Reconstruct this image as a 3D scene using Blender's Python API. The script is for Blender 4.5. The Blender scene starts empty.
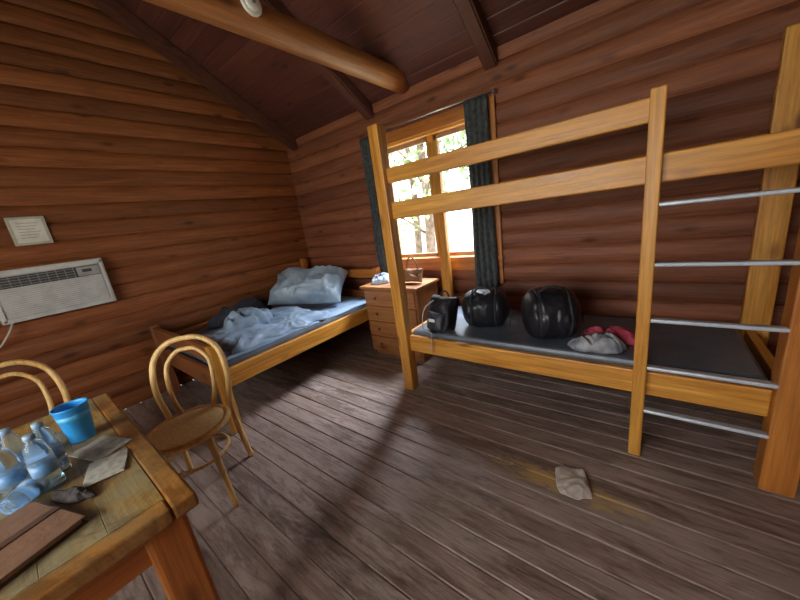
import bpy, bmesh, math, random
from mathutils import Vector, Matrix, noise
random.seed(4)
S = bpy.context.scene
COL = S.collection

# ------------------------------------------------------------------ materials
_m = {}
def nm(name):
    m = bpy.data.materials.new(name); m.use_nodes = True
    nt = m.node_tree
    b = nt.nodes["Principled BSDF"]
    return m, nt, b
def mathn(nt, op, a, b=None, c=None):
    n = nt.nodes.new("ShaderNodeMath"); n.operation = op
    for i, v in enumerate((a, b, c)):
        if v is None: continue
        if isinstance(v, (int, float)): n.inputs[i].default_value = v
        else: nt.links.new(v, n.inputs[i])
    return n.outputs[0]
def mixc(nt, fac, a, b, mode='MIX'):
    n = nt.nodes.new("ShaderNodeMix"); n.data_type = 'RGBA'; n.blend_type = mode
    for sock, v in ((n.inputs[0], fac), (n.inputs[6], a), (n.inputs[7], b)):
        if isinstance(v, (int, float)): sock.default_value = v
        elif isinstance(v, tuple): sock.default_value = (*v, 1) if len(v) == 3 else v
        else: nt.links.new(v, sock)
    return n.outputs[2]
def noise_n(nt, vec, scale, detail=4, rough=.55, dist=0):
    n = nt.nodes.new("ShaderNodeTexNoise")
    n.inputs["Scale"].default_value = scale; n.inputs["Detail"].default_value = detail
    n.inputs["Roughness"].default_value = rough; n.inputs["Distortion"].default_value = dist
    if vec is not None: nt.links.new(vec, n.inputs["Vector"])
    return n.outputs["Fac"]
def ramp(nt, fac, stops):
    n = nt.nodes.new("ShaderNodeValToRGB")
    while len(n.color_ramp.elements) < len(stops): n.color_ramp.elements.new(.5)
    for e, (p, c) in zip(n.color_ramp.elements, stops):
        e.position = p; e.color = (*c, 1) if len(c) == 3 else (c[0],)*3+(1,)
    nt.links.new(fac, n.inputs[0])
    return n.outputs[0]
def wood(kind, axis, c1, c2, rough=.45, course=None, floor=False, knots=True, worn=0, spec=.5, wornc=(.33, .25, .12), bstr=.25):
    key = (kind, axis)
    if key in _m: return _m[key]
    m, nt, b = nm("%s_%s" % (kind, "xyz"[axis]))
    L = nt.links
    tc = nt.nodes.new("ShaderNodeTexCoord")
    vec = tc.outputs["Object"]
    val = None
    sep = nt.nodes.new("ShaderNodeSeparateXYZ"); L.new(vec, sep.inputs[0])
    if course:
        ca, pitch, off = course
        f = mathn(nt, 'FLOOR', mathn(nt, 'DIVIDE', mathn(nt, 'SUBTRACT', sep.outputs[ca], off), pitch))
        wn = nt.nodes.new("ShaderNodeTexWhiteNoise"); wn.noise_dimensions = '1D'
        L.new(f, wn.inputs["W"])
        val = wn.outputs["Value"]
        comb = nt.nodes.new("ShaderNodeCombineXYZ")
        s = mathn(nt, 'MULTIPLY', val, 37.0)
        for i in range(3): L.new(s, comb.inputs[i])
        add = nt.nodes.new("ShaderNodeVectorMath"); add.operation = 'ADD'
        L.new(vec, add.inputs[0]); L.new(comb.outputs[0], add.inputs[1])
        vec = add.outputs[0]
    mp = nt.nodes.new("ShaderNodeMapping"); L.new(vec, mp.inputs[0])
    sc = [18.0]*3; sc[axis] = 1.6; mp.inputs["Scale"].default_value = sc
    g1 = noise_n(nt, mp.outputs[0], 1.0, 6, .65, .8)
    mp2 = nt.nodes.new("ShaderNodeMapping"); L.new(vec, mp2.inputs[0])
    sc = [80.0]*3; sc[axis] = 3.0; mp2.inputs["Scale"].default_value = sc
    g2 = noise_n(nt, mp2.outputs[0], 1.0, 4, .65)
    base = ramp(nt, g1, [(.3, c1), (.68, c2)])
    fine = ramp(nt, g2, [(.3, (.6,)*3), (.65, (1.12,)*3)])
    col = mixc(nt, .85, base, fine, 'MULTIPLY')
    if knots:
        mp3 = nt.nodes.new("ShaderNodeMapping"); L.new(vec, mp3.inputs[0])
        sc = [7.0]*3; sc[axis] = 2.6; mp3.inputs["Scale"].default_value = sc
        vo = nt.nodes.new("ShaderNodeTexVoronoi"); vo.inputs["Scale"].default_value = 1.0
        L.new(mp3.outputs[0], vo.inputs["Vector"])
        k = ramp(nt, vo.outputs["Distance"], [(.05, (.32, .22, .18)), (.19, (1, 1, 1))])
        col = mixc(nt, .9, col, k, 'MULTIPLY')
    if val is not None:
        v2 = ramp(nt, val, [(0, (.72,)*3), (1, (1.22,)*3)])
        col = mixc(nt, 1.0, col, v2, 'MULTIPLY')
    if worn:
        if floor:
            mpw = nt.nodes.new("ShaderNodeMapping"); L.new(vec, mpw.inputs[0])
            mpw.inputs["Scale"].default_value = (1.6, 8, 8)
            w1 = noise_n(nt, mpw.outputs[0], 1.2, 9, .75, .5)
            wf = ramp(nt, w1, [(.44, (0, 0, 0)), (.56, (1, 1, 1))])
            big = ramp(nt, noise_n(nt, tc.outputs["Object"], 1.1, 3, .5), [(.35, (.4,)*3), (.6, (1,)*3)])
            col = mixc(nt, mathn(nt, 'MULTIPLY', mathn(nt, 'MULTIPLY', wf, big), worn), col, (.40, .315, .27))
            d1 = ramp(nt, noise_n(nt, mpw.outputs[0], 3.1, 6, .7, .6), [(.34, (.38, .31, .27)), (.5, (1, 1, 1))])
            col = mixc(nt, .75, col, d1, 'MULTIPLY')
        else:
            w1 = noise_n(nt, tc.outputs["Object"], 3.2, 7, .7, .5)
            wf = ramp(nt, w1, [(.42, (0, 0, 0)), (.60, (1, 1, 1))])
            col = mixc(nt, mathn(nt, 'MULTIPLY', wf, worn), col, wornc)
            d1 = ramp(nt, noise_n(nt, tc.outputs["Object"], 9, 6, .7, .6), [(.40, (.42, .36, .28)), (.55, (1, 1, 1))])
            col = mixc(nt, .8, col, d1, 'MULTIPLY')
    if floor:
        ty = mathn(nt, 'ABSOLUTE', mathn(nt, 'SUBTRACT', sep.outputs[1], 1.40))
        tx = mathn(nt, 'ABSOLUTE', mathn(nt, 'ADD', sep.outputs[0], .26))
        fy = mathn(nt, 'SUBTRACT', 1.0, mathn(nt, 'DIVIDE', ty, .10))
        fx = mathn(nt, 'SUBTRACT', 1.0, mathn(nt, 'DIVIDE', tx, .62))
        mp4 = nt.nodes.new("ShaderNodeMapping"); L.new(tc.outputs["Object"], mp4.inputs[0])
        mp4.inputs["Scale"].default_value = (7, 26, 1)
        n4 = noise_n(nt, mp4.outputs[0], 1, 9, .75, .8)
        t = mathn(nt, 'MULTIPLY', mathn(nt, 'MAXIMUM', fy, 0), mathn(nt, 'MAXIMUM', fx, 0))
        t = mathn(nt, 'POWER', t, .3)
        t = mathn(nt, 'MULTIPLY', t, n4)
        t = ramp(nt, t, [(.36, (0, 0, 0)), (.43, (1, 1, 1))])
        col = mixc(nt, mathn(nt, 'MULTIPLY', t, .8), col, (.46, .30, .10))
    L.new(col, b.inputs["Base Color"])
    rr = ramp(nt, g1, [(.2, (rough-.08,)*3), (.8, (rough+.16,)*3)])
    L.new(rr, b.inputs["Roughness"])
    b.inputs["Specular IOR Level"].default_value = spec
    bp = nt.nodes.new("ShaderNodeBump"); bp.inputs["Strength"].default_value = bstr; bp.inputs["Distance"].default_value = .005
    L.new(g2, bp.inputs["Height"]); L.new(bp.outputs[0], b.inputs["Normal"])
    _m[key] = m
    return m
def plain(name, c, rough=.5, metal=0, nscale=0, c2=None, bump=0, spec=.5, trans=0, sheen=0, bscale=None, bdist=.01):
    if name in _m: return _m[name]
    m, nt, b = nm(name)
    b.inputs["Roughness"].default_value = rough; b.inputs["Metallic"].default_value = metal
    b.inputs["Base Color"].default_value = (*c, 1)
    b.inputs["Specular IOR Level"].default_value = spec
    b.inputs["Transmission Weight"].default_value = trans
    b.inputs["Sheen Weight"].default_value = sheen
    tc = nt.nodes.new("ShaderNodeTexCoord")
    ns = nscale or 12
    n = noise_n(nt, tc.outputs["Object"], ns, 5)
    c2 = c2 or tuple(x*.8 for x in c)
    nt.links.new(ramp(nt, n, [(.35, c2), (.62, c)]), b.inputs["Base Color"])
    if bump:
        n2 = noise_n(nt, tc.outputs["Object"], bscale or ns*3, 4)
        bp = nt.nodes.new("ShaderNodeBump"); bp.inputs["Strength"].default_value = bump; bp.inputs["Distance"].default_value = bdist
        nt.links.new(n2, bp.inputs["Height"]); nt.links.new(bp.outputs[0], b.inputs["Normal"])
    _m[name] = m
    return m

PITCH = .145
def pine(a): return wood("pine_varnished", a, (.48, .18, .022), (.72, .35, .055), .38)
def redpost(a): return wood("bed_frame_wood", a, (.36, .11, .015), (.52, .19, .03), .42)
def dark(a): return wood("brown_stained_wood", a, (.17, .052, .015), (.28, .095, .025), .45)
def beamw(a): return wood("beam_wood", a, (.26, .09, .022), (.43, .17, .045), .5)
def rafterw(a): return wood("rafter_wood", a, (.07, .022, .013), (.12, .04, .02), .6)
def tablew(a): return wood("table_wood", a, (.36, .20, .04), (.50, .31, .08), .4, worn=.85, wornc=(.30, .265, .155), knots=False)
def tableleg(a): return wood("table_leg_wood", a, (.34, .09, .013), (.50, .17, .027), .4)
def tableedge(a): return wood("table_edge_wood", a, (.34, .12, .018), (.52, .22, .04), .38, worn=.5, wornc=(.28, .21, .09))
def honey(a): return wood("bentwood", a, (.62, .35, .10), (.82, .55, .21), .35, knots=False)

# ------------------------------------------------------------------ mesh helpers
class Grp:
    def __init__(s, name, loc=(0, 0, 0), rz=0, world=True):
        e = bpy.data.objects.new(name, None); COL.objects.link(e)
        e.empty_display_size = .1
        s.M = Matrix.Translation(loc) @ Matrix.Rotation(rz, 4, 'Z')
        e.location = loc; e.rotation_euler = (0, 0, rz)
        s.e = e; s.world = world
def finish(name, bm, mat, parent=None, smooth=False):
    me = bpy.data.meshes.new(name)
    bmesh.ops.recalc_face_normals(bm, faces=bm.faces)
    bm.to_mesh(me); bm.free()
    if smooth:
        for p in me.polygons: p.use_smooth = True
    ob = bpy.data.objects.new(name, me); COL.objects.link(ob)
    if mat: me.materials.append(mat)
    if parent:
        ob.parent = parent.e
        if parent.world: ob.matrix_parent_inverse = parent.M.inverted()
    return ob
def box(name, x0, x1, y0, y1, z0, z1, mat, parent=None, bev=.005, M=None):
    bm = bmesh.new(); bmesh.ops.create_cube(bm, size=1)
    for v in bm.verts:
        v.co = Vector(((x0+x1)/2+v.co.x*(x1-x0), (y0+y1)/2+v.co.y*(y1-y0), (z0+z1)/2+v.co.z*(z1-z0)))
    if bev: bmesh.ops.bevel(bm, geom=bm.edges[:], offset=bev, segments=2, affect='EDGES', profile=.5)
    if M is not None: bmesh.ops.transform(bm, matrix=M, verts=bm.verts)
    if callable(mat):
        d = [x1-x0, y1-y0, z1-z0]; mat = mat(d.index(max(d)))
    return finish(name, bm, mat, parent)
def lathe(name, prof, mat, parent=None, segs=32, M=None):
    bm = bmesh.new(); rings = []
    for r, z in prof:
        rings.append([bm.verts.new((r*math.cos(2*math.pi*i/segs), r*math.sin(2*math.pi*i/segs), z)) for i in range(segs)])
    for a, b in zip(rings, rings[1:]):
        for i in range(segs):
            bm.faces.new((a[i], a[(i+1) % segs], b[(i+1) % segs], b[i]))
    if prof[0][0] > 0: bm.faces.new(rings[0])
    if prof[-1][0] > 0: bm.faces.new(rings[-1])
    bmesh.ops.remove_doubles(bm, verts=bm.verts, dist=1e-5)
    if M is not None: bmesh.ops.transform(bm, matrix=M, verts=bm.verts)
    return finish(name, bm, mat, parent, True)
def catmull(P, n=8, closed=False):
    P = [Vector(p) for p in P]; out = []
    N = len(P); rng = N if closed else N-1
    for i in range(rng):
        if closed: p0, p1, p2, p3 = P[i-1], P[i], P[(i+1) % N], P[(i+2) % N]
        else: p0, p1, p2, p3 = P[max(i-1, 0)], P[i], P[i+1], P[min(i+2, N-1)]
        for k in range(n):
            t = k/n
            out.append(.5*((2*p1)+(-p0+p2)*t+(2*p0-5*p1+4*p2-p3)*t*t+(-p0+3*p1-3*p2+p3)*t**3))
    if not closed: out.append(P[-1])
    return out
def tube(name, P, r, mat, parent=None, segs=10, n=8, closed=False, flat=1.0):
    pts = catmull(P, n, closed) if n > 1 else [Vector(p) for p in P]
    bm = bmesh.new(); rings = []; N = len(pts)
    ref = None
    for i, p in enumerate(pts):
        if closed: t = pts[(i+1) % N]-pts[i-1]
        else: t = pts[min(i+1, N-1)]-pts[max(i-1, 0)]
        t.normalize()
        if ref is None:
            ref = t.orthogonal().normalized() if abs(t.z) > .9 else t.cross(Vector((0, 0, 1))).normalized()
        ref = (ref - t*ref.dot(t)).normalized()
        u = ref; w = t.cross(u)
        rr = r if not isinstance(r, (list, tuple)) else r[0]+(r[1]-r[0])*i/(N-1)
        rings.append([bm.verts.new(p+u*rr*math.cos(a)+w*rr*flat*math.sin(a)) for a in [2*math.pi*k/segs for k in range(segs)]])
    pairs = list(zip(rings, rings[1:]))
    if closed: pairs.append((rings[-1], rings[0]))
    for a, b in pairs:
        for i in range(segs):
            bm.faces.new((a[i], a[(i+1) % segs], b[(i+1) % segs], b[i]))
    if not closed: bm.faces.new(rings[0]); bm.faces.new(rings[-1])
    return finish(name, bm, mat, parent, True)
def sheet(name, O, U, V, N, rects, pitch, depth, mat, ns=10, shape='log'):
    O, U, V, N = map(Vector, (O, U, V, N)); bm = bmesh.new()
    def f(t):
        if shape == 'log': return depth*math.sqrt(max(0, 1-(2*t-1)**2*.97))
        e = min(t, 1-t); return depth*min(1, e/.05)
    fr = [0, .04, .1, .2, .35, .5, .65, .8, .9, .96, 1] if shape == 'log' else [0, .05, .95, 1]
    for rc in rects:
        ufun = rc[0]; v0, v1 = rc[1], rc[2]
        k = math.floor(v0/pitch+1e-6)
        while k*pitch < v1-1e-6:
            prev = None
            ts = [t for t in fr if v0 < (k+t)*pitch < v1]
            ts = [max(0, v0/pitch-k)]+ts+[min(1, v1/pitch-k)]
            for t in ts:
                v = (k+t)*pitch; u0, u1 = ufun(v)
                if u1 <= u0: u1 = u0+.001
                row = [bm.verts.new(O+U*u0+V*v+N*f(t)), bm.verts.new(O+U*u1+V*v+N*f(t))]
                if prev: bm.faces.new((prev[0], prev[1], row[1], row[0]))
                prev = row
            k += 1
    me = bpy.data.meshes.new(name); bm.normal_update(); bm.to_mesh(me); bm.free()
    for p in me.polygons: p.use_smooth = (shape == 'log')
    ob = bpy.data.objects.new(name, me); COL.objects.link(ob); me.materials.append(mat)
    return ob

# ------------------------------------------------------------------ room
XL, XR, YB, YF, ZT = -3.85, 1.15, 2.78, -1.9, 2.53
RY, SL = .6, .6
ZR = ZT+SL*(YB-RY)
ZF = ZR-SL*(RY-YF)
WX0, WX1, WZ0, WZ1 = -2.24, -1.08, .95, 2.14
logX = wood("log_wall", 0, (.165, .052, .024), (.30, .105, .047), .55, course=(2, PITCH, 0), bstr=.6, spec=.35)
logY = wood("log_wall", 1, (.17, .05, .014), (.30, .10, .030), .55, course=(2, PITCH, 0), bstr=.6, spec=.35)
c = lambda a, b: (lambda v: (a, b))
sheet("wall_back", (0, YB, 0), (1, 0, 0), (0, 0, 1), (0, -1, 0),
      [(c(XL, WX0), 0, ZT+.15), (c(WX1, XR), 0, ZT+.15), (c(WX0, WX1), 0, WZ0), (c(WX0, WX1), WZ1, ZT+.15)], PITCH, .034, logX)
def gable(v):
    yb = YB if v < ZT else YB-(v-ZT)/SL
    yf = YF if v < ZF else YF+(v-ZF)/SL
    return (yf, yb)
sheet("wall_left", (XL, 0, 0), (0, 1, 0), (0, 0, 1), (1, 0, 0), [(gable, 0, ZR)], PITCH, .034, logY)
sheet("wall_right", (XR, 0, 0), (0, 1, 0), (0, 0, 1), (-1, 0, 0), [(gable, 0, ZR)], PITCH, .034, logY)
FX0, FX1, FZ0, FZ1 = -2.1, .1, .9, 2.1
sheet("wall_front", (0, YF, 0), (1, 0, 0), (0, 0, 1), (0, 1, 0),
      [(c(XL, FX0), 0, ZF+.1), (c(FX1, XR), 0, ZF+.1), (c(FX0, FX1), 0, FZ0), (c(FX0, FX1), FZ1, ZF+.1)], PITCH, .034, logX)
floorm = wood("floor_boards", 0, (.15, .10, .078), (.32, .225, .18), .44, course=(1, .118, 0), floor=True, knots=False, worn=.8, bstr=.6, spec=.5)
sheet("floor", (0, 0, -.006), (1, 0, 0), (0, 1, 0), (0, 0, 1), [(c(XL-.05, XR+.05), YF-.05, YB+.05)], .118, .006, floorm, shape='board')
cl = math.sqrt(1+SL*SL)
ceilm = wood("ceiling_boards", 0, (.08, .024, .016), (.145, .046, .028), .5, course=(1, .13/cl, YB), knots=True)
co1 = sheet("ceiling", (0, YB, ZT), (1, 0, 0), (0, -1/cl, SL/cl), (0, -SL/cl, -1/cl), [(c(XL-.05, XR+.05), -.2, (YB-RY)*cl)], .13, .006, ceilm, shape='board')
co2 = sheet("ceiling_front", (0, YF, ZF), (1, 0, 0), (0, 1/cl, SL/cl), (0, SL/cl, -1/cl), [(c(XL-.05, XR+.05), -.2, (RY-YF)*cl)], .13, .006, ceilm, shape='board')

def slope_beam(name, xc, w, h):
    bm = bmesh.new()
    y0, y1 = YB-.04, RY
    pts = []
    for x in (xc-w/2, xc+w/2):
        for y in (y0, y1):
            zt = ZT+SL*(YB-y)-.012
            pts.append(bm.verts.new((x, y, zt))); pts.append(bm.verts.new((x, y, zt-h)))
    a = pts
    for f in ((0, 1, 3, 2), (4, 5, 7, 6), (0, 2, 6, 4), (1, 3, 7, 5), (0, 1, 5, 4), (2, 3, 7, 6)):
        bm.faces.new([a[i] for i in f])
    bmesh.ops.bevel(bm, geom=bm.edges[:], offset=.012, segments=2, affect='EDGES')
    return finish(name, bm, rafterw(1))
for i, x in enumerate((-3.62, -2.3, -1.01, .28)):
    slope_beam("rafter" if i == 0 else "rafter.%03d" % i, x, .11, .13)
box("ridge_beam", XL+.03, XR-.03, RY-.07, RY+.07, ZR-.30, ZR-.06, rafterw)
BX = -1.845
tube("tie_beam", [(BX, YB-.035, 2.60), (BX, 1.5, 2.605), (BX, .2, 2.6), (BX, YF+.2, 2.6)], .09, beamw(1), segs=20, n=6)
sd = Grp("smoke_detector", (BX+.1, 1.25, 2.63))
white = plain("white_plastic", (.78, .77, .72), .4)
grey = plain("grey_plastic", (.25, .25, .24), .5)
Ms = Matrix.Translation((BX+.089, 1.23, 2.625)) @ Matrix.Rotation(math.radians(90), 4, 'Y') @ Matrix.Scale(.85, 4)
lathe("base_disc", [(0, -.004), (.068, -.004), (.07, .01), (.062, .016), (0, .017)], white, sd, M=Ms)
lathe("dome", [(0.0, .034), (.03, .033), (.045, .026), (.05, .015)], white, sd, M=Ms)
lathe("sensor", [(0, .040), (.012, .039), (.014, .03)], grey, sd, M=Ms)

# ------------------------------------------------------------------ back window
w = Grp("window_1", (-1.66, YB, 1.5))
y0, y1 = YB-.055, YB+.10
box("jamb_left", WX0, WX0+.035, y0+.01, y1, WZ0, WZ1, pine, w)
box("jamb_right", WX1-.035, WX1, y0+.01, y1, WZ0, WZ1, pine, w)
box("head", WX0, WX1, y0+.01, y1, WZ1-.035, WZ1, pine, w)
box("sill", WX0-.1, WX1+.1, YB-.08, y1, WZ0-.03, WZ0+.012, redpost, w)
box("casing_left", WX0-.09, WX0+.01, YB-.06, YB-.034, WZ0-.03, WZ1+.09, redpost, w)
box("casing_right", WX1-.01, WX1+.09, YB-.06, YB-.034, WZ0-.25, WZ1+.09, redpost, w)
box("casing_top", WX0-.09, WX1+.09, YB-.062, YB-.034, WZ1-.01, WZ1+.09, redpost, w)
box("casing_bottom", WX0-.09, WX1+.09, YB-.062, YB-.034, WZ0-.12, WZ0-.03, redpost, w)
box("mullion", -1.675, -1.615, YB-.01, YB+.06, WZ0, WZ1, pine, w)
for sx0, sx1, nme in ((WX0+.035, -1.675, "left"), (-1.615, WX1-.035, "right")):
    for k, (a, b_, c_, d_) in enumerate(((sx0, sx0+.03, WZ0, WZ1-.03), (sx1-.03, sx1, WZ0, WZ1-.03), (sx0, sx1, WZ0+.01, WZ0+.05), (sx0, sx1, WZ1-.075, WZ1-.035))):
        box("sash_%s_%d" % (nme, k), a, b_, YB+.02, YB+.05, c_, d_, plain("sash_paint", (.35, .22, .12), .5), w, .003)
m, nt, b = nm("window_glass")
tr = nt.nodes.new("ShaderNodeBsdfTransparent"); gl = nt.nodes.new("ShaderNodeBsdfGlossy"); gl.inputs["Roughness"].default_value = .02
mx = nt.nodes.new("ShaderNodeMixShader"); mx.inputs[0].default_value = .06
nt.links.new(tr.outputs[0], mx.inputs[1]); nt.links.new(gl.outputs[0], mx.inputs[2])
nt.links.new(mx.outputs[0], nt.nodes["Material Output"].inputs[0])
box("glass", WX0+.03, WX1-.03, YB+.033, YB+.037, WZ0+.01, WZ1-.03, m, w, 0)
w2 = Grp("window_2", (-1.0, YF, 1.5))
box("jamb_left", FX0, FX0+.04, YF-.1, YF+.05, FZ0, FZ1, pine, w2)
box("jamb_right", FX1-.04, FX1, YF-.1, YF+.05, FZ0, FZ1, pine, w2)
box("mullion", -1.03, -.97, YF-.1, YF+.03, FZ0, FZ1, pine, w2)
box("head", FX0, FX1, YF-.1, YF+.05, FZ1-.04, FZ1, pine, w2)
box("sill", FX0-.08, FX1+.08, YF-.1, YF+.09, FZ0-.02, FZ0+.02, pine, w2)

curt = plain("curtain_fabric", (.085, .095, .092), .9, nscale=30, c2=(.04, .045, .045), bump=.3, bscale=200, spec=.2, bdist=.002)
def curtain(name, x0, x1, z0, z1, yc, folds):
    bm = bmesh.new(); NX, NZ = 60, 24; g = []
    for j in range(NZ+1):
        t = j/NZ; z = z1+(z0-z1)*t; row = []
        for i in range(NX+1):
            s = i/NX
            wv = math.sin(s*folds*2*math.pi+.8*math.sin(t*2))*(.010+.009*t)
            x = x0+(x1-x0)*s+.01*math.sin(t*5+s*3)*t
            row.append(bm.verts.new((x, yc+wv, z+.006*math.sin(s*20)*(t > .98))))
        g.append(row)
    for j in range(NZ):
        for i in range(NX): bm.faces.new((g[j][i], g[j][i+1], g[j+1][i+1], g[j+1][i]))
    ob = finish(name, bm, curt, None, True)
    md = ob.modifiers.new("th", 'SOLIDIFY'); md.thickness = .004
    return ob
curtain("curtain", WX1-.15, WX1+.05, .68, 2.235, YB-.112, 4)
curtain("curtain", WX0-.19, WX0-.02, .80, 2.235, YB-.112, 4)
metal = plain("dull_metal", (.45, .46, .47), .35, .9)
cr = Grp("curtain_rod", (-1.66, YB-.105, 2.25))
tube("rod", [(WX0-.2, YB-.105, 2.25), (WX1+.12, YB-.105, 2.25)], .007, metal, cr, n=1)
for i, x in enumerate((WX0-.18, WX1+.10)):
    box("bracket_%d" % i, x-.01, x+.01, YB-.11, YB-.03, 2.235, 2.262, metal, cr, .002)

# ------------------------------------------------------------------ bunk bed
bk = Grp("bunk_bed", (-.48, 2.25, 0))
FY = 1.79
PX0, PX1 = -1.545, -1.455
QX0, QX1 = .465, .575
RYB = 2.66
box("post_front_left", PX0, PX1, FY, FY+.09, 0, 2.03, pine, bk, .008)
box("post_rear_left", PX0, PX1, RYB-.09, RYB-.03, 0, 2.0, pine, bk, .008)
box("post_front_right", QX0, QX1, FY, FY+.10, 0, 2.03, redpost, bk, .008)
box("post_rear_right", QX0+.02, QX1+.03, RYB-.07, RYB-.02, 0, 2.03, pine, bk, .008)
box("ladder_post", -.012, .042, FY-.01, FY+.038, 0, 1.765, pine, bk, .006)
box("guard_rail", PX1-.02, .03, FY+.04, FY+.078, 1.645, 1.745, pine, bk, .007)
box("upper_rail", PX1, QX0, FY+.04, FY+.08, 1.395, 1.515, pine, bk, .007)
box("lower_rail", PX1, QX0, FY+.04, FY+.08, .35, .482, pine, bk, .007)
box("upper_rail_rear", PX1, QX0, RYB-.08, RYB-.04, 1.40, 1.51, pine, bk)
box("lower_rail_rear", PX1, QX0, RYB-.08, RYB-.04, .35, .48, pine, bk)
for nme, xx in (("left", (PX0+.025, PX0+.065)), ("right", (QX0+.04, QX0+.08))):
    box("end_rail_upper_"+nme, xx[0], xx[1], FY+.08, RYB-.06, 1.40, 1.51, pine, bk)
    box("end_rail_lower_"+nme, xx[0], xx[1], FY+.08, RYB-.06, .35, .48, pine, bk)
box("upper_platform", PX1-.01, QX0+.01, FY+.08, RYB-.08, 1.405, 1.425, dark, bk, .002)
box("lower_platform", PX1-.01, QX0+.01, FY+.08, RYB-.08, .385, .41, dark, bk, .002)
mat_b = plain("mattress_vinyl", (.12, .14, .165), .40, nscale=5, c2=(.07, .085, .105), bump=.4, bscale=9)
box("upper_mattress", PX1+.02, QX0-.02, FY+.09, RYB-.1, 1.427, 1.508, mat_b, bk, .02)
box("lower_mattress", PX1+.0, QX0-.0, FY+.085, RYB-.085, .412, .515, mat_b, bk, .022)
rung = plain("ladder_metal", (.60, .66, .72), .38, .35)
for i, z in enumerate((.275, .52, .77, 1.04, 1.305)):
    box("rung_%d" % i, .035, QX0+.006, FY+.0, FY+.038, z-.009, z+.009, rung, bk, .006)

# ------------------------------------------------------------------ left bed
lb = Grp("double_bed", (-3.1, 1.7, 0))
bx0, bx1, by0, by1 = -3.78, -2.36, .72, 2.62
box("leg_foot_right", bx1-.07, bx1, by0, by0+.07, 0, .71, pine, lb, .008)
box("leg_foot_left", bx0, bx0+.07, by0, by0+.07, 0, .71, dark, lb, .008)
box("leg_head_right", bx1-.07, bx1, by1-.07, by1, 0, .90, redpost, lb, .008)
box("leg_head_left", bx0, bx0+.07, by1-.07, by1, 0, 1.04, redpost, lb, .008)
box("side_rail_right", bx1-.05, bx1-.01, by0+.07, by1-.07, .36, .50, pine, lb, .007)
box("side_rail_left", bx0+.01, bx0+.05, by0+.07, by1-.07, .36, .50, pine, lb, .007)
box("footboard_top", bx0+.07, bx1-.07, by0+.012, by0+.052, .58, .70, dark, lb, .007)
box("footboard_low", bx0+.07, bx1-.07, by0+.012, by0+.052, .34, .50, dark, lb, .007)
box("headboard_top", bx0+.07, bx1-.07, by1-.055, by1-.015, .78, .88, redpost, lb, .007)
box("headboard_low", bx0+.07, bx1-.07, by1-.055, by1-.015, .36, .62, dark, lb, .007)
box("bed_platform", bx0+.05, bx1-.05, by0+.06, by1-.06, .39, .41, dark, lb, .002)
box("mattress", bx0+.06, bx1-.055, by0+.075, by1-.075, .412, .545, mat_b, lb, .025)

def fold(x, y, s, seed):
    v = Vector((x*s+seed, y*s-seed*.7, seed*1.3))
    v += noise.noise_vector(v*.6)*.9
    return 1-abs(noise.noise(v))*2+.35*(1-abs(noise.noise(v*2.3))*2)
def blanket(name, x0, x1, y0, y1, zb, amp, sc, seed, mat, parent=None, edge=.05, big=0, th=.018):
    bm = bmesh.new(); NX = NY = 130; g = []
    for j in range(NY+1):
        row = []
        for i in range(NX+1):
            u, v = i/NX, j/NY
            x = x0+(x1-x0)*u+edge*noise.noise(Vector((v*5, seed, 0)))*(abs(u-.5)*2)**3
            y = y0+(y1-y0)*v+edge*noise.noise(Vector((u*5, seed+4, 0)))*(abs(v-.5)*2)**3
            e = min(1, min(u, 1-u, v, 1-v)*14)
            e = e**.5
            z = zb+.003+e*(th+amp*max(0, fold(x, y, sc, seed))+big*max(0, .25+noise.noise(Vector((x*2.2, y*1.6, seed)))))
            row.append(bm.verts.new((x, y, z)))
        g.append(row)
    for j in range(NY):
        for i in range(NX): bm.faces.new((g[j][i], g[j][i+1], g[j+1][i+1], g[j+1][i]))
    be = [e for e in bm.edges if e.is_boundary]
    r = bmesh.ops.extrude_edge_only(bm, edges=be)
    for v in [q for q in r['geom'] if isinstance(q, bmesh.types.BMVert)]: v.co.z = zb+.001
    return finish(name, bm, mat, parent, True)
def heap(name, cx, cy, zb, rx, ry, h, seed, mat, parent=None, rot=0, sc=9, flatness=.5, dz=.02):
    bm = bmesh.new(); NR, NA = 36, 110
    rings = []; top = bm.verts.new((cx, cy, zb+h))
    for j in range(1, NR+1):
        r = j/NR; ring = []
        for i in range(NA):
            a = 2*math.pi*i/NA
            k = 1+.22*noise.noise(Vector((math.cos(a)*1.6, math.sin(a)*1.6, seed)))+.08*noise.noise(Vector((math.cos(a)*5, math.sin(a)*5, seed)))
            lx, ly = rx*r*k*math.cos(a), ry*r*k*math.sin(a)
            x = cx+lx*math.cos(rot)-ly*math.sin(rot); y = cy+lx*math.sin(rot)+ly*math.cos(rot)
            p = max(0, 1-r**2.6)**flatness
            z = zb+.002+p*(h*(.72+.3*noise.noise(Vector((x*5, y*5, seed))))+dz*fold(x, y, sc, seed))
            ring.append(bm.verts.new((x, y, max(zb+.001, z))))
        rings.append(ring)
    for i in range(NA): bm.faces.new((top, rings[0][i], rings[0][(i+1) % NA]))
    z = sum(v.co.z for v in rings[0])/NA; top.co.z = z
    for a, b_ in zip(rings, rings[1:]):
        for i in range(NA): bm.faces.new((a[i], b_[i], b_[(i+1) % NA], a[(i+1) % NA]))
    bm.faces.new(rings[-1])
    return finish(name, bm, mat, parent, True)
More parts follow.
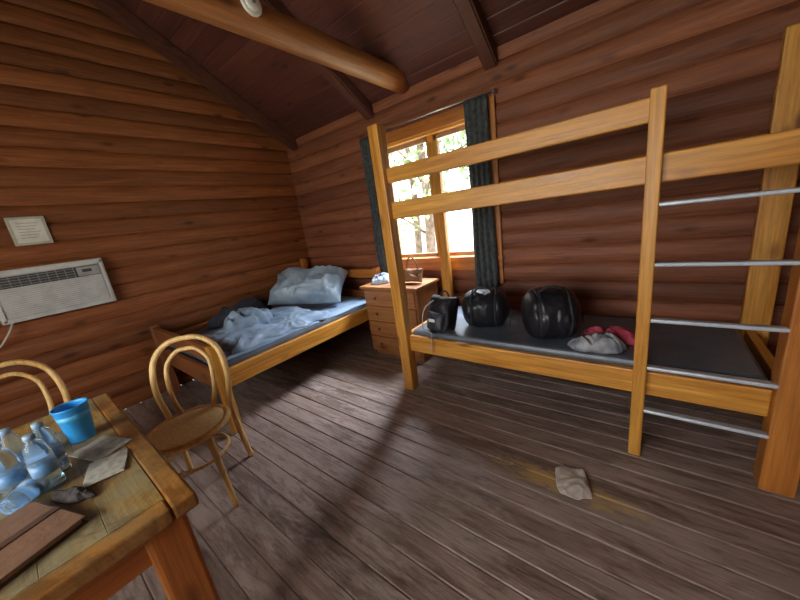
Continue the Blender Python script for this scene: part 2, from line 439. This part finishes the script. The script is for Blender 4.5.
def cloth(name, cx, cy, zb, sx, sy, rot, amp, seed, mat, sc=14, wob=.13):
    bm = bmesh.new(); N = 60; g = []
    for j in range(N+1):
        row = []
        for i in range(N+1):
            u, v = i/N*2-1, j/N*2-1
            k = 1+wob*noise.noise(Vector((u*1.4, v*1.4, seed)))
            lx = sx*u*(1-wob*v*v)*k; ly = sy*v*(1-wob*u*u)*k
            x = cx+lx*math.cos(rot)-ly*math.sin(rot); y = cy+lx*math.sin(rot)+ly*math.cos(rot)
            z = zb+.004+amp*max(0, .3+fold(x, y, sc, seed)*.6)*(.5+.5*(1-max(abs(u), abs(v))**4))
            row.append(bm.verts.new((x, y, z)))
        g.append(row)
    for j in range(N):
        for i in range(N): bm.faces.new((g[j][i], g[j][i+1], g[j+1][i+1], g[j+1][i]))
    ob = finish(name, bm, mat, None, True)
    md = ob.modifiers.new("th", 'SOLIDIFY'); md.thickness = .002; md.offset = 0
    return ob
sheetm = plain("pale_blue_sheet", (.29, .40, .53), .55, nscale=6, c2=(.17, .25, .36), bump=.3, bscale=30)
bagm = plain("sleeping_bag_fabric", (.31, .41, .51), .48, nscale=5, c2=(.15, .22, .31), bump=.3, bscale=20)
pillm = plain("grey_blue_sateen", (.33, .41, .46), .38, nscale=5, c2=(.17, .24, .30), bump=.3, bscale=14)
darkcl = plain("dark_clothes", (.03, .035, .045), .85, nscale=8, bump=.4, bscale=40)
blanket("bed_sheet", -3.45, -2.425, .83, 2.52, .5445, .006, 5.2, 3.1, sheetm, lb, edge=.05, th=.005)
sb = Grp("sleeping_bag", (-2.9, 1.3, .56))
blanket("bag_spread", -3.18, -2.47, .90, 1.86, .556, .032, 5.0, 3.1, bagm, sb, edge=.14, big=.04)
heap("bag_bunched_end", -3.08, 1.36, .57, .26, .20, .20, 5.5, bagm, sb, rot=.5, sc=7, dz=.05)
def pillow(name, M, L, W, H, seed, mat, parent=None, wamp=.016, sc=7):
    bm = bmesh.new(); N = 60; T = {}; B = {}
    for j in range(N+1):
        for i in range(N+1):
            u, v = 2*i/N-1, 2*j/N-1
            p = ((1-u**4)*(1-v**4))
            pin = 1-.07*(1-abs(v)**2)*abs(u)**3; pin2 = 1-.07*(1-abs(u)**2)*abs(v)**3
            hh = H*max(0, p)**.5
            x, y = u*L*pin, v*W*pin2
            wr = wamp*fold(x, y, sc, seed)*min(1, p*3)
            T[i, j] = bm.verts.new((x, y, hh+wr))
            B[i, j] = T[i, j] if (i in (0, N) or j in (0, N)) else bm.verts.new((x, y, -hh*.8))
    for j in range(N):
        for i in range(N):
            bm.faces.new((T[i, j], T[i+1, j], T[i+1, j+1], T[i, j+1]))
            bm.faces.new((B[i, j], B[i, j+1], B[i+1, j+1], B[i+1, j]))
    bmesh.ops.transform(bm, matrix=M, verts=bm.verts)
    return finish(name, bm, mat, parent, True)
pillow("pillow", Matrix.Translation((-3.06, 2.12, .765)) @ Matrix.Rotation(.5, 4, 'Z') @ Matrix.Rotation(math.radians(30), 4, 'X') @ Matrix.Rotation(math.radians(4), 4, 'Y'), .43, .26, .11, 1.2, pillm, wamp=.06, sc=5)
heap("dark_jacket", -3.55, 1.52, .552, .15, .34, .2, 8.1, darkcl, rot=.0, sc=7, dz=.04)

# ------------------------------------------------------------------ dresser
dr = Grp("dresser", (-2.0, 2.4, 0))
dx0, dx1, dy0, dy1 = -2.31, -1.62, 2.22, 2.62
dcol = ((.26, .095, .03), (.39, .165, .05))
drw = lambda a: wood("dresser_wood", a, *dcol, .42)
box("body", dx0+.01, dx1-.01, dy0+.02, dy1, .05, .74, drw, dr)
box("top", dx0-.015, dx1+.015, dy0-.015, dy1+.005, .74, .77, drw, dr, .007)
box("plinth", dx0+.03, dx1-.03, dy0+.05, dy1-.01, 0, .06, drw, dr)
for i in range(4):
    z = .075+i*.166
    box("drawer_%d" % i, dx0+.03, dx1-.03, dy0, dy0+.022, z, z+.152, lambda a: drw(0), dr, .006)
    for sx in (-.17, .17):
        lathe("knob_%d_%s" % (i, "l" if sx < 0 else "r"), [(.006, 0), (.007, .012), (.016, .018), (.015, .026), (0, .029)], dark(2), dr, 16,
              Matrix.Translation(((dx0+dx1)/2+sx, dy0+.001, z+.076)) @ Matrix.Rotation(math.radians(90), 4, 'X'))
heap("towel", -2.16, 2.40, .771, .12, .1, .09, 2.2, plain("towel_cotton", (.42, .50, .60), .9, c2=(.12, .17, .25), bump=.4), rot=.2, sc=14, dz=.03)
jr = Grp("thermos_flask", (-1.97, 2.36, .77))
Mj = Matrix.Translation((-1.97, 2.36, .771)) @ Matrix.Scale(.8, 4)
lathe("flask_body", [(0, 0), (.034, 0), (.036, .01), (.036, .15), (.028, .175), (.026, .19)], plain("flask_blue", (.05, .12, .3), .3, .3), jr, M=Mj)
lathe("flask_cap", [(.027, .185), (.027, .22), (.022, .228), (0, .228)], metal, jr, M=Mj)
brown = plain("brown_leather", (.10, .05, .03), .5, bump=.3)
tote = Grp("shoulder_bag", (-1.76, 2.4, .8))
tanb = plain("tan_canvas", (.24, .12, .05), .8, bump=.3)
pillow("bag_body", Matrix.Translation((-1.76, 2.42, .845)) @ Matrix.Rotation(math.radians(72), 4, 'X'), .10, .068, .045, 6.1, tanb, tote)
tube("bag_strap", [(-1.83, 2.41, .88), (-1.81, 2.40, .98), (-1.76, 2.40, 1.03), (-1.71, 2.40, .98), (-1.69, 2.41, .88)], .007, tanb, tote)

# ------------------------------------------------------------------ bags on the bunk
MZ = .517
nyl = plain("black_nylon", (.012, .013, .018), .40, nscale=9, c2=(.006, .006, .009), bump=.6, bscale=14)
web = plain("webbing_strap", (.02, .02, .024), .75)
def stuff_sack(name, cx, cy, R, L, H, yaw, seed):
    g = Grp(name, (cx, cy, MZ), yaw, world=False)
    bm = bmesh.new(); NA, NL = 80, 56; rings = []
    def prof_(s): return max(0, 1-abs(s)**3.0)**.42
    for j in range(NL+1):
        s = j/NL*2-1; prof = prof_(s)
        cinch = 1-.05*math.exp(-((s-.5)/.09)**2)-.05*math.exp(-((s+.5)/.09)**2)
        ring = []
        for i in range(NA):
            a = 2*math.pi*i/NA
            ca, sa = math.cos(a), math.sin(a)
            wr = (1+.10*noise.noise(Vector((ca*1.5, sa*1.5, s*1.5+seed)))+.035*fold(a*1.2 if a < math.pi else (2*math.pi-a)*1.2, s*1.6, 2.0, seed))*cinch
            y = R*prof*wr*ca; z = H/2+(H/2)*prof*wr*sa
            z = max(.0, z)
            ring.append(bm.verts.new((s*L/2, y, z)))
        rings.append(ring)
    for a_, b_ in zip(rings, rings[1:]):
        for i in range(NA): bm.faces.new((a_[i], a_[(i+1) % NA], b_[(i+1) % NA], b_[i]))
    bmesh.ops.remove_doubles(bm, verts=bm.verts, dist=.0005)
    finish("sack_body", bm, nyl, g, True)
    for k, s in enumerate((-.5, .5)):
        pr = prof_(s)*1.0
        tube("compression_strap_%d" % k, [(s*L/2, R*pr*math.cos(t), max(.004, H/2+H/2*pr*math.sin(t))) for t in [2*math.pi*q/20 for q in range(20)]], .010, web, g, 8, 2, True, flat=.3)
    tube("handle", [(-L*.2, -R*.25, H*.95), (-L*.1, -R*.3, H*1.06), (L*.1, -R*.3, H*1.06), (L*.2, -R*.25, H*.95)], .007, web, g)
    tube("drawcord", [(L*.48, 0, H*.55), (L*.53, -.02, H*.5), (L*.54, -.05, H*.3), (L*.52, -.06, .012)], .004, web, g)
    return g
stuff_sack("sleeping_bag_sack", -.46, 2.06, .175, .34, .33, math.radians(25), 1.5)
stuff_sack("sleeping_bag_sack", -.93, 2.14, .155, .34, .29, math.radians(15), 7.2)
bp = Grp("backpack", (-1.22, 1.99, MZ), math.radians(-12), world=False)
pillow("main_compartment", Matrix.Translation((0, .02, .13)) @ Matrix.Rotation(math.radians(72), 4, 'X'), .125, .13, .075, 3.3, nyl, bp)
pillow("front_pocket", Matrix.Translation((0.005, -.075, .085)) @ Matrix.Rotation(math.radians(75), 4, 'X'), .09, .075, .04, 4.3, plain("charcoal_nylon", (.03, .035, .045), .5, bump=.3), bp)
tube("top_handle", [(-.04, .05, .245), (-.02, .05, .285), (.02, .05, .285), (.04, .05, .245)], .007, web, bp)
tube("shoulder_strap", [(.05, -.02, .24), (.11, -.07, .2), (.13, -.1, .10), (.10, -.11, .02)], .014, web, bp, flat=.35)
tube("shoulder_strap_loose", [(-.06, -.02, .23), (-.11, -.09, .16), (-.10, -.13, .03), (-.03, -.142, .012), (.03, -.17, -.0), (.04, -.203, -.12)], .011, plain("grey_strap", (.35, .36, .38), .7), bp, flat=.35)
box("logo_patch", -.03, .03, -.128, -.122, .09, .115, plain("patch_white", (.7, .7, .7), .7), bp, .002)
greyc = plain("grey_clothes", (.40, .41, .41), .9, nscale=12, c2=(.13, .14, .17), bump=.4)
heap("crumpled_clothes", -.20, 1.965, MZ, .145, .075, .075, 11.1, greyc, rot=.1, sc=13, dz=.035)
heap("pink_shirt", -.13, 2.15, MZ, .16, .07, .055, 13.4, plain("pink_cotton", (.48, .06, .10), .85, bump=.4), rot=-.25, sc=13, dz=.03)
cloth("crumpled_cloth", -.225, 1.43, 0.001, .075, .095, .35, .020, 21.3, plain("off_white_cloth", (.60, .55, .47), .9, nscale=14, c2=(.42, .37, .32), bump=.3, bdist=.003), sc=11)

# ------------------------------------------------------------------ air conditioner
ac = Grp("air_conditioner", (XL+.1, .24, 1.22))
aw = plain("ac_plastic", (.58, .57, .52), .45)
ax0, ax1 = XL+.034, XL+.12
ay0, ay1, az0, az1 = -.10, .57, 1.025, 1.42
box("case", ax0, ax1-.02, ay0, ay1, az0, az1, aw, ac, .01)
box("face_frame_top", ax1-.03, ax1+.005, ay0+.01, ay1-.01, az1-.045, az1-.005, aw, ac)
box("face_frame_bottom", ax1-.03, ax1+.005, ay0+.01, ay1-.01, az0+.005, az0+.035, aw, ac)
box("face_side_left", ax1-.03, ax1+.005, ay0+.01, ay0+.035, az0+.01, az1-.01, aw, ac)
box("face_side_right", ax1-.03, ax1+.005, ay1-.035, ay1-.01, az0+.01, az1-.01, aw, ac)
dk = plain("ac_vent_dark", (.06, .06, .06), .6)
box("outlet_recess", ax1-.028, ax1-.012, ay0+.04, ay1-.04, az1-.135, az1-.05, dk, ac, .002)
for i in range(4):
    box("outlet_vane_%d" % i, ax1-.02, ax1, ay0+.035, ay1-.19, az1-.125+i*.02, az1-.120+i*.02, grey, ac, .001)
for i in range(9):
    y = ay0+.07+i*.05
    box("outlet_fin_%d" % i, ax1-.018, ax1-.002, y, y+.005, az1-.135, az1-.05, grey, ac, .001)
box("control_panel", ax1-.02, ax1+.002, ay1-.18, ay1-.04, az1-.13, az1-.055, plain("panel_grey", (.35, .35, .33), .4), ac, .003)
box("display", ax1, ax1+.004, ay1-.15, ay1-.09, az1-.10, az1-.075, dk, ac, .001)
box("grille_panel", ax1-.02, ax1-.004, ay0+.035, ay1-.035, az0+.035, az1-.145, plain("grille_shade", (.46, .45, .42), .5), ac, .002)
for i in range(13):
    z = az0+.045+i*.016
    box("grille_slat_%d" % i, ax1-.01, ax1+.001, ay0+.045, ay1-.045, z, z+.009, aw, ac, .001)
tube("power_cord", [(ax1-.03, ay0+.05, az0+.005), (ax1-.01, ay0+.0, az0-.08), (ax1-.02, ay0-.08, az0-.16), (ax1-.02, ay0-.2, az0-.13), (ax1-.05, ay0-.3, az0-.1)], .006, plain("cord_white", (.6, .58, .52), .5), ac)

fn = Grp("framed_notice", (XL+.05, .23, 1.70))
box("frame", XL+.034, XL+.055, .13, .335, 1.585, 1.80, plain("notice_frame", (.50, .46, .36), .5), fn, .006)
box("paper", XL+.054, XL+.057, .15, .315, 1.605, 1.78, plain("notice_paper", (.72, .69, .60), .7), fn, .001)
tx = plain("print_ink", (.45, .42, .38), .8)
for i in range(6):
    z = 1.75-i*.022
    box("text_line_%d" % i, XL+.0565, XL+.058, .175, .29-(i % 3)*.012, z-.003, z+.003, tx, fn, 0)

# ------------------------------------------------------------------ table
tb = Grp("dining_table", (-1.53, -.3, 0))
tx0, tx1, ty0, ty1 = -2.12, -.945, -.78, .155
box("top_edge_far", tx0, tx1, ty1-.06, ty1, .705, .75, tableedge, tb, .008)
box("top_edge_near", tx0, tx1, ty0, ty0+.06, .705, .75, tableedge, tb, .008)
n = 7; pw = (ty1-ty0-.12)/n
for i in range(n):
    box("top_plank_%d" % i, tx0+.002, tx1-.06, ty0+.06+i*pw, ty0+.06+(i+1)*pw, .708, .7495, tablew, tb, .0015)
box("top_breadboard", tx1-.06, tx1, ty0+.0605, ty1-.0605, .706, .75, tableedge, tb, .006)
box("apron_far", tx0+.08, tx1-.08, ty1-.085, ty1-.055, .60, .706, tableleg, tb)
box("apron_near", tx0+.08, tx1-.08, ty0+.055, ty0+.085, .60, .706, tableleg, tb)
box("apron_right", tx1-.075, tx1-.045, ty0+.08, ty1-.08, .60, .706, tableleg, tb)
box("apron_left", tx0+.045, tx0+.075, ty0+.08, ty1-.08, .60, .706, tableleg, tb)
for i, (lx, ly) in enumerate(((tx0+.03, ty0+.03), (tx1-.13, ty0+.03), (tx0+.03, ty1-.13), (tx1-.13, ty1-.13))):
    box("leg_%d" % i, lx, lx+.1, ly, ly+.1, 0, .706, tableleg, tb, .012)

# ------------------------------------------------------------------ bentwood chairs
seatm = plain("cane_seat", (.85, .64, .32), .5, nscale=60, c2=(.72, .51, .22), bump=.3, bscale=200, bdist=.001)
def chair(loc, rz):
    g = Grp("dining_chair", loc, rz, world=False)
    h = honey(2)
    R = .205
    lathe("seat", [(0, .436), (R-.02, .436), (R-.016, .45), (R-.03, .457), (0, .452)], seatm, g, 40)
    tube("seat_rim", [((R-.012)*math.cos(t), (R-.012)*math.sin(t), .445) for t in [2*math.pi*k/16 for k in range(16)]], .018, h, g, 10, 3, True)
    O = [(-.235, .18, 0), (-.205, .17, .25), (-.19, .172, .45), (-.205, .195, .62), (-.24, .175, .78), (-.265, .10, .865), (-.272, 0, .885)]
    tube("back_hoop", O+[(x, -y, z) for x, y, z in O[-2::-1]], .0165, h, g, 12, 6)
    I = [(-.165, .085, .455), (-.185, .115, .58), (-.225, .115, .73), (-.249, .06, .808), (-.253, 0, .822)]
    tube("inner_hoop", I+[(x, -y, z) for x, y, z in I[-2::-1]], .0125, h, g, 12, 6)
    for i, s in enumerate((1, -1)):
        tube("front_leg_%d" % i, [(.12, s*.13, .435), (.145, s*.15, .25), (.175, s*.175, 0)], (.019, .013), h, g, 12, 5)
    tube("leg_ring", [(.155*math.cos(t)-.01, .155*math.sin(t), .27) for t in [2*math.pi*k/16 for k in range(16)]], .010, h, g, 8, 3, True)
    return g
chair((-1.94, .385, 0), math.radians(-37))
chair((-2.68, -.13, 0), math.radians(8))

# ------------------------------------------------------------------ things on the table
TZ = .7505
cup = Grp("blue_cup", (-1.675, .015, TZ), 0, world=False)
cb = plain("cup_blue", (.04, .36, .80), .3, c2=(.03, .31, .74))
lathe("cup_wall", [(0, 0), (.036, 0), (.037, .004), (.049, .135), (.052, .138), (.052, .142), (.047, .142), (.046, .134), (.035, .008), (0, .008)], cb, cup)
lathe("band", [(.0455, .09), (.0475, .112)], plain("cup_band", (.10, .5, .85), .3), cup)
m, nt, b = nm("clear_plastic")
b.inputs["Base Color"].default_value = (.74, .88, .96, 1); b.inputs["Roughness"].default_value = .10
b.inputs["Transmission Weight"].default_value = .92; b.inputs["IOR"].default_value = 1.25
clear = m
lab = plain("bottle_label", (.08, .25, .50), .4, nscale=30, c2=(.30, .40, .50))
capm = plain("bottle_cap", (.30, .45, .6), .4)
def bottle(x, y, lying=None, k=.9):
    g = Grp("water_bottle", (x, y, TZ), lying or 0, world=False)
    M = Matrix.Scale(k, 4)
    if lying is not None: M = Matrix.Translation((0, 0, .033*k)) @ Matrix.Rotation(math.radians(90), 4, 'Y') @ M
    pr = [(0, .004), (.02, 0), (.031, .006), (.032, .03), (.030, .036), (.032, .042), (.030, .048), (.032, .055), (.032, .13), (.030, .137), (.031, .145), (.022, .175), (.013, .188), (.013, .20)]
    lathe("bottle_body", pr, clear, g, M=M)
    lathe("label", [(.0326, .065), (.0326, .105)], lab, g, M=M)
    lathe("cap", [(.0145, .192), (.0145, .207), (.013, .209), (0, .209)], capm, g, M=M)
bottle(-1.39, -.085); bottle(-1.47, -.065); bottle(-1.43, -.15); bottle(-1.53, -.13); bottle(-1.52, -.22)
bottle(-1.34, -.17, lying=math.radians(140))
bottle(-1.62, -.16, lying=math.radians(120))
fo = Grp("leather_folder", (-1.16, -.245, TZ), math.radians(20), world=False)
box("cover_bottom", -.12, .12, -.17, .17, 0, .004, brown, fo, .001)
box("pages", -.115, .112, -.162, .162, .004, .016, plain("paper_pages", (.45, .38, .28), .8), fo, .001)
box("cover_top", -.12, .12, -.17, .17, .016, .021, plain("tan_leather", (.24, .13, .075), .5, bump=.3), fo, .002)
tube("spine", [(-.12, -.168, .0105), (-.12, 0, .0105), (-.12, .168, .0105)], .0105, brown, fo)
box("strap", -.012, .012, -.171, .171, .021, .024, brown, fo, .001)
pap = plain("printed_paper", (.52, .50, .42), .85, nscale=45, c2=(.30, .30, .24))
cloth("paper_sheet", -1.50, .04, TZ-.002, .085, .055, .35, .006, 31.0, pap, sc=6, wob=.03)
cloth("paper_sheet", -1.335, .03, TZ-.001, .07, .05, -.25, .005, 35.0, pap, sc=6, wob=.03)
heap("dark_pouch", -1.27, -.055, TZ, .07, .025, .022, 41.0, plain("pouch_fabric", (.05, .04, .035), .8, bump=.3), rot=.5, sc=16, dz=.01)

# ------------------------------------------------------------------ outside
gm = plain("forest_ground", (.60, .60, .48), .9, nscale=2, c2=(.36, .42, .26))
bm = bmesh.new(); bmesh.ops.create_grid(bm, x_segments=2, y_segments=2, size=40)
for v in bm.verts: v.co.z = -.35
finish("ground", bm, gm)
bark = plain("bark", (.20, .14, .10), .9, nscale=8, c2=(.08, .05, .035), bump=.6)
leafm = plain("leaves", (.30, .42, .18), .6, nscale=3, c2=(.10, .16, .06))
def tree(x, y, h, seed):
    rnd = random.Random(seed)
    g = Grp("tree", (x, y, -.35))
    tube("trunk", [(x, y, -.36), (x+.1, y, h*.4), (x-.05, y+.1, h*.75), (x, y, h)], (.12, .04), bark, g)
    bm = bmesh.new()
    for k in range(9):
        a = rnd.uniform(0, 6.28); z = rnd.uniform(.9, h); L = rnd.uniform(.8, 1.7)
        e = Vector((x+L*math.cos(a), y+L*math.sin(a), z+.4))
        tube("branch_%d" % k, [(x, y, z-.2), ((x+e.x)/2, (y+e.y)/2, z+.2), e], (.035, .01), bark, g, 6, 4)
        for q in range(120):
            c0 = e.lerp(Vector((x, y, z)), rnd.random()*.6)+Vector([rnd.gauss(0, .28) for _ in range(3)])
            d1 = Vector([rnd.gauss(0, 1) for _ in range(3)]).normalized(); d2 = d1.orthogonal().normalized()
            s = rnd.uniform(.04, .10)
            bm.faces.new([bm.verts.new(c0+d1*s), bm.verts.new(c0+d2*s*.5), bm.verts.new(c0-d1*s), bm.verts.new(c0-d2*s*.5)])
    finish("foliage", bm, leafm, g)
tree(-3.6, 5.6, 4.5, 1); tree(-5.2, 7.5, 5, 2); tree(-2.2, 7.2, 5, 3); tree(-4.3, 9.5, 6, 5)

# ------------------------------------------------------------------ light
wd = bpy.data.worlds.new("World"); S.world = wd; wd.use_nodes = True
nt = wd.node_tree; bg = nt.nodes["Background"]
sky = nt.nodes.new("ShaderNodeTexSky"); sky.sky_type = 'HOSEK_WILKIE'; sky.turbidity = 6; sky.sun_direction = (-.3, .5, .8)
mixw = nt.nodes.new("ShaderNodeMix"); mixw.data_type = 'RGBA'; mixw.inputs[0].default_value = .75
nt.links.new(sky.outputs[0], mixw.inputs[6]); mixw.inputs[7].default_value = (.85, .93, 1, 1)
nt.links.new(mixw.outputs[2], bg.inputs[0]); bg.inputs[1].default_value = 8.0
def area(name, loc, target, sx, sy, e, col):
    l = bpy.data.lights.new(name, 'AREA'); l.shape = 'RECTANGLE'; l.size = sx; l.size_y = sy; l.energy = e; l.color = col
    o = bpy.data.objects.new(name, l); COL.objects.link(o); o.location = loc
    o.rotation_euler = (Vector(target)-Vector(loc)).to_track_quat('-Z', 'Y').to_euler()
area("skylight_front_window", (-1.0, YF-.15, 1.65), (-.8, 1.2, .6), 2.1, 1.2, 72, (1, .95, .88))
area("skylight_back_window", (-1.6, 4.1, 3.7), (-1.6, 2.4, 1.0), 2.0, 1.4, 1400, (.80, .87, 1))
sn = bpy.data.lights.new("sun", 'SUN'); sn.energy = 11; sn.angle = .02; sn.color = (1, .95, .85)
so = bpy.data.objects.new("sun", sn); COL.objects.link(so)
so.rotation_euler = Vector((.55, .25, -1)).to_track_quat('-Z', 'Y').to_euler()

# ------------------------------------------------------------------ camera
f = 310.0
nx = Vector((-400, 27, -f)); pz = -Vector((164, -1171, -f))
az = pz.normalized(); ax = (-nx); ax = (ax-az*ax.dot(az)).normalized(); ay = az.cross(ax)
cam = bpy.data.cameras.new("Camera"); cam.sensor_width = 36; cam.lens = f/800*36; cam.clip_start = .03
co = bpy.data.objects.new("Camera", cam); COL.objects.link(co)
M = Matrix((ax, ay, az)).to_4x4(); M.translation = (0, 0, 1.4)
co.matrix_world = M
S.camera = co
S.view_settings.view_transform = 'Standard'
S.view_settings.look = 'None'
S.view_settings.exposure = 0
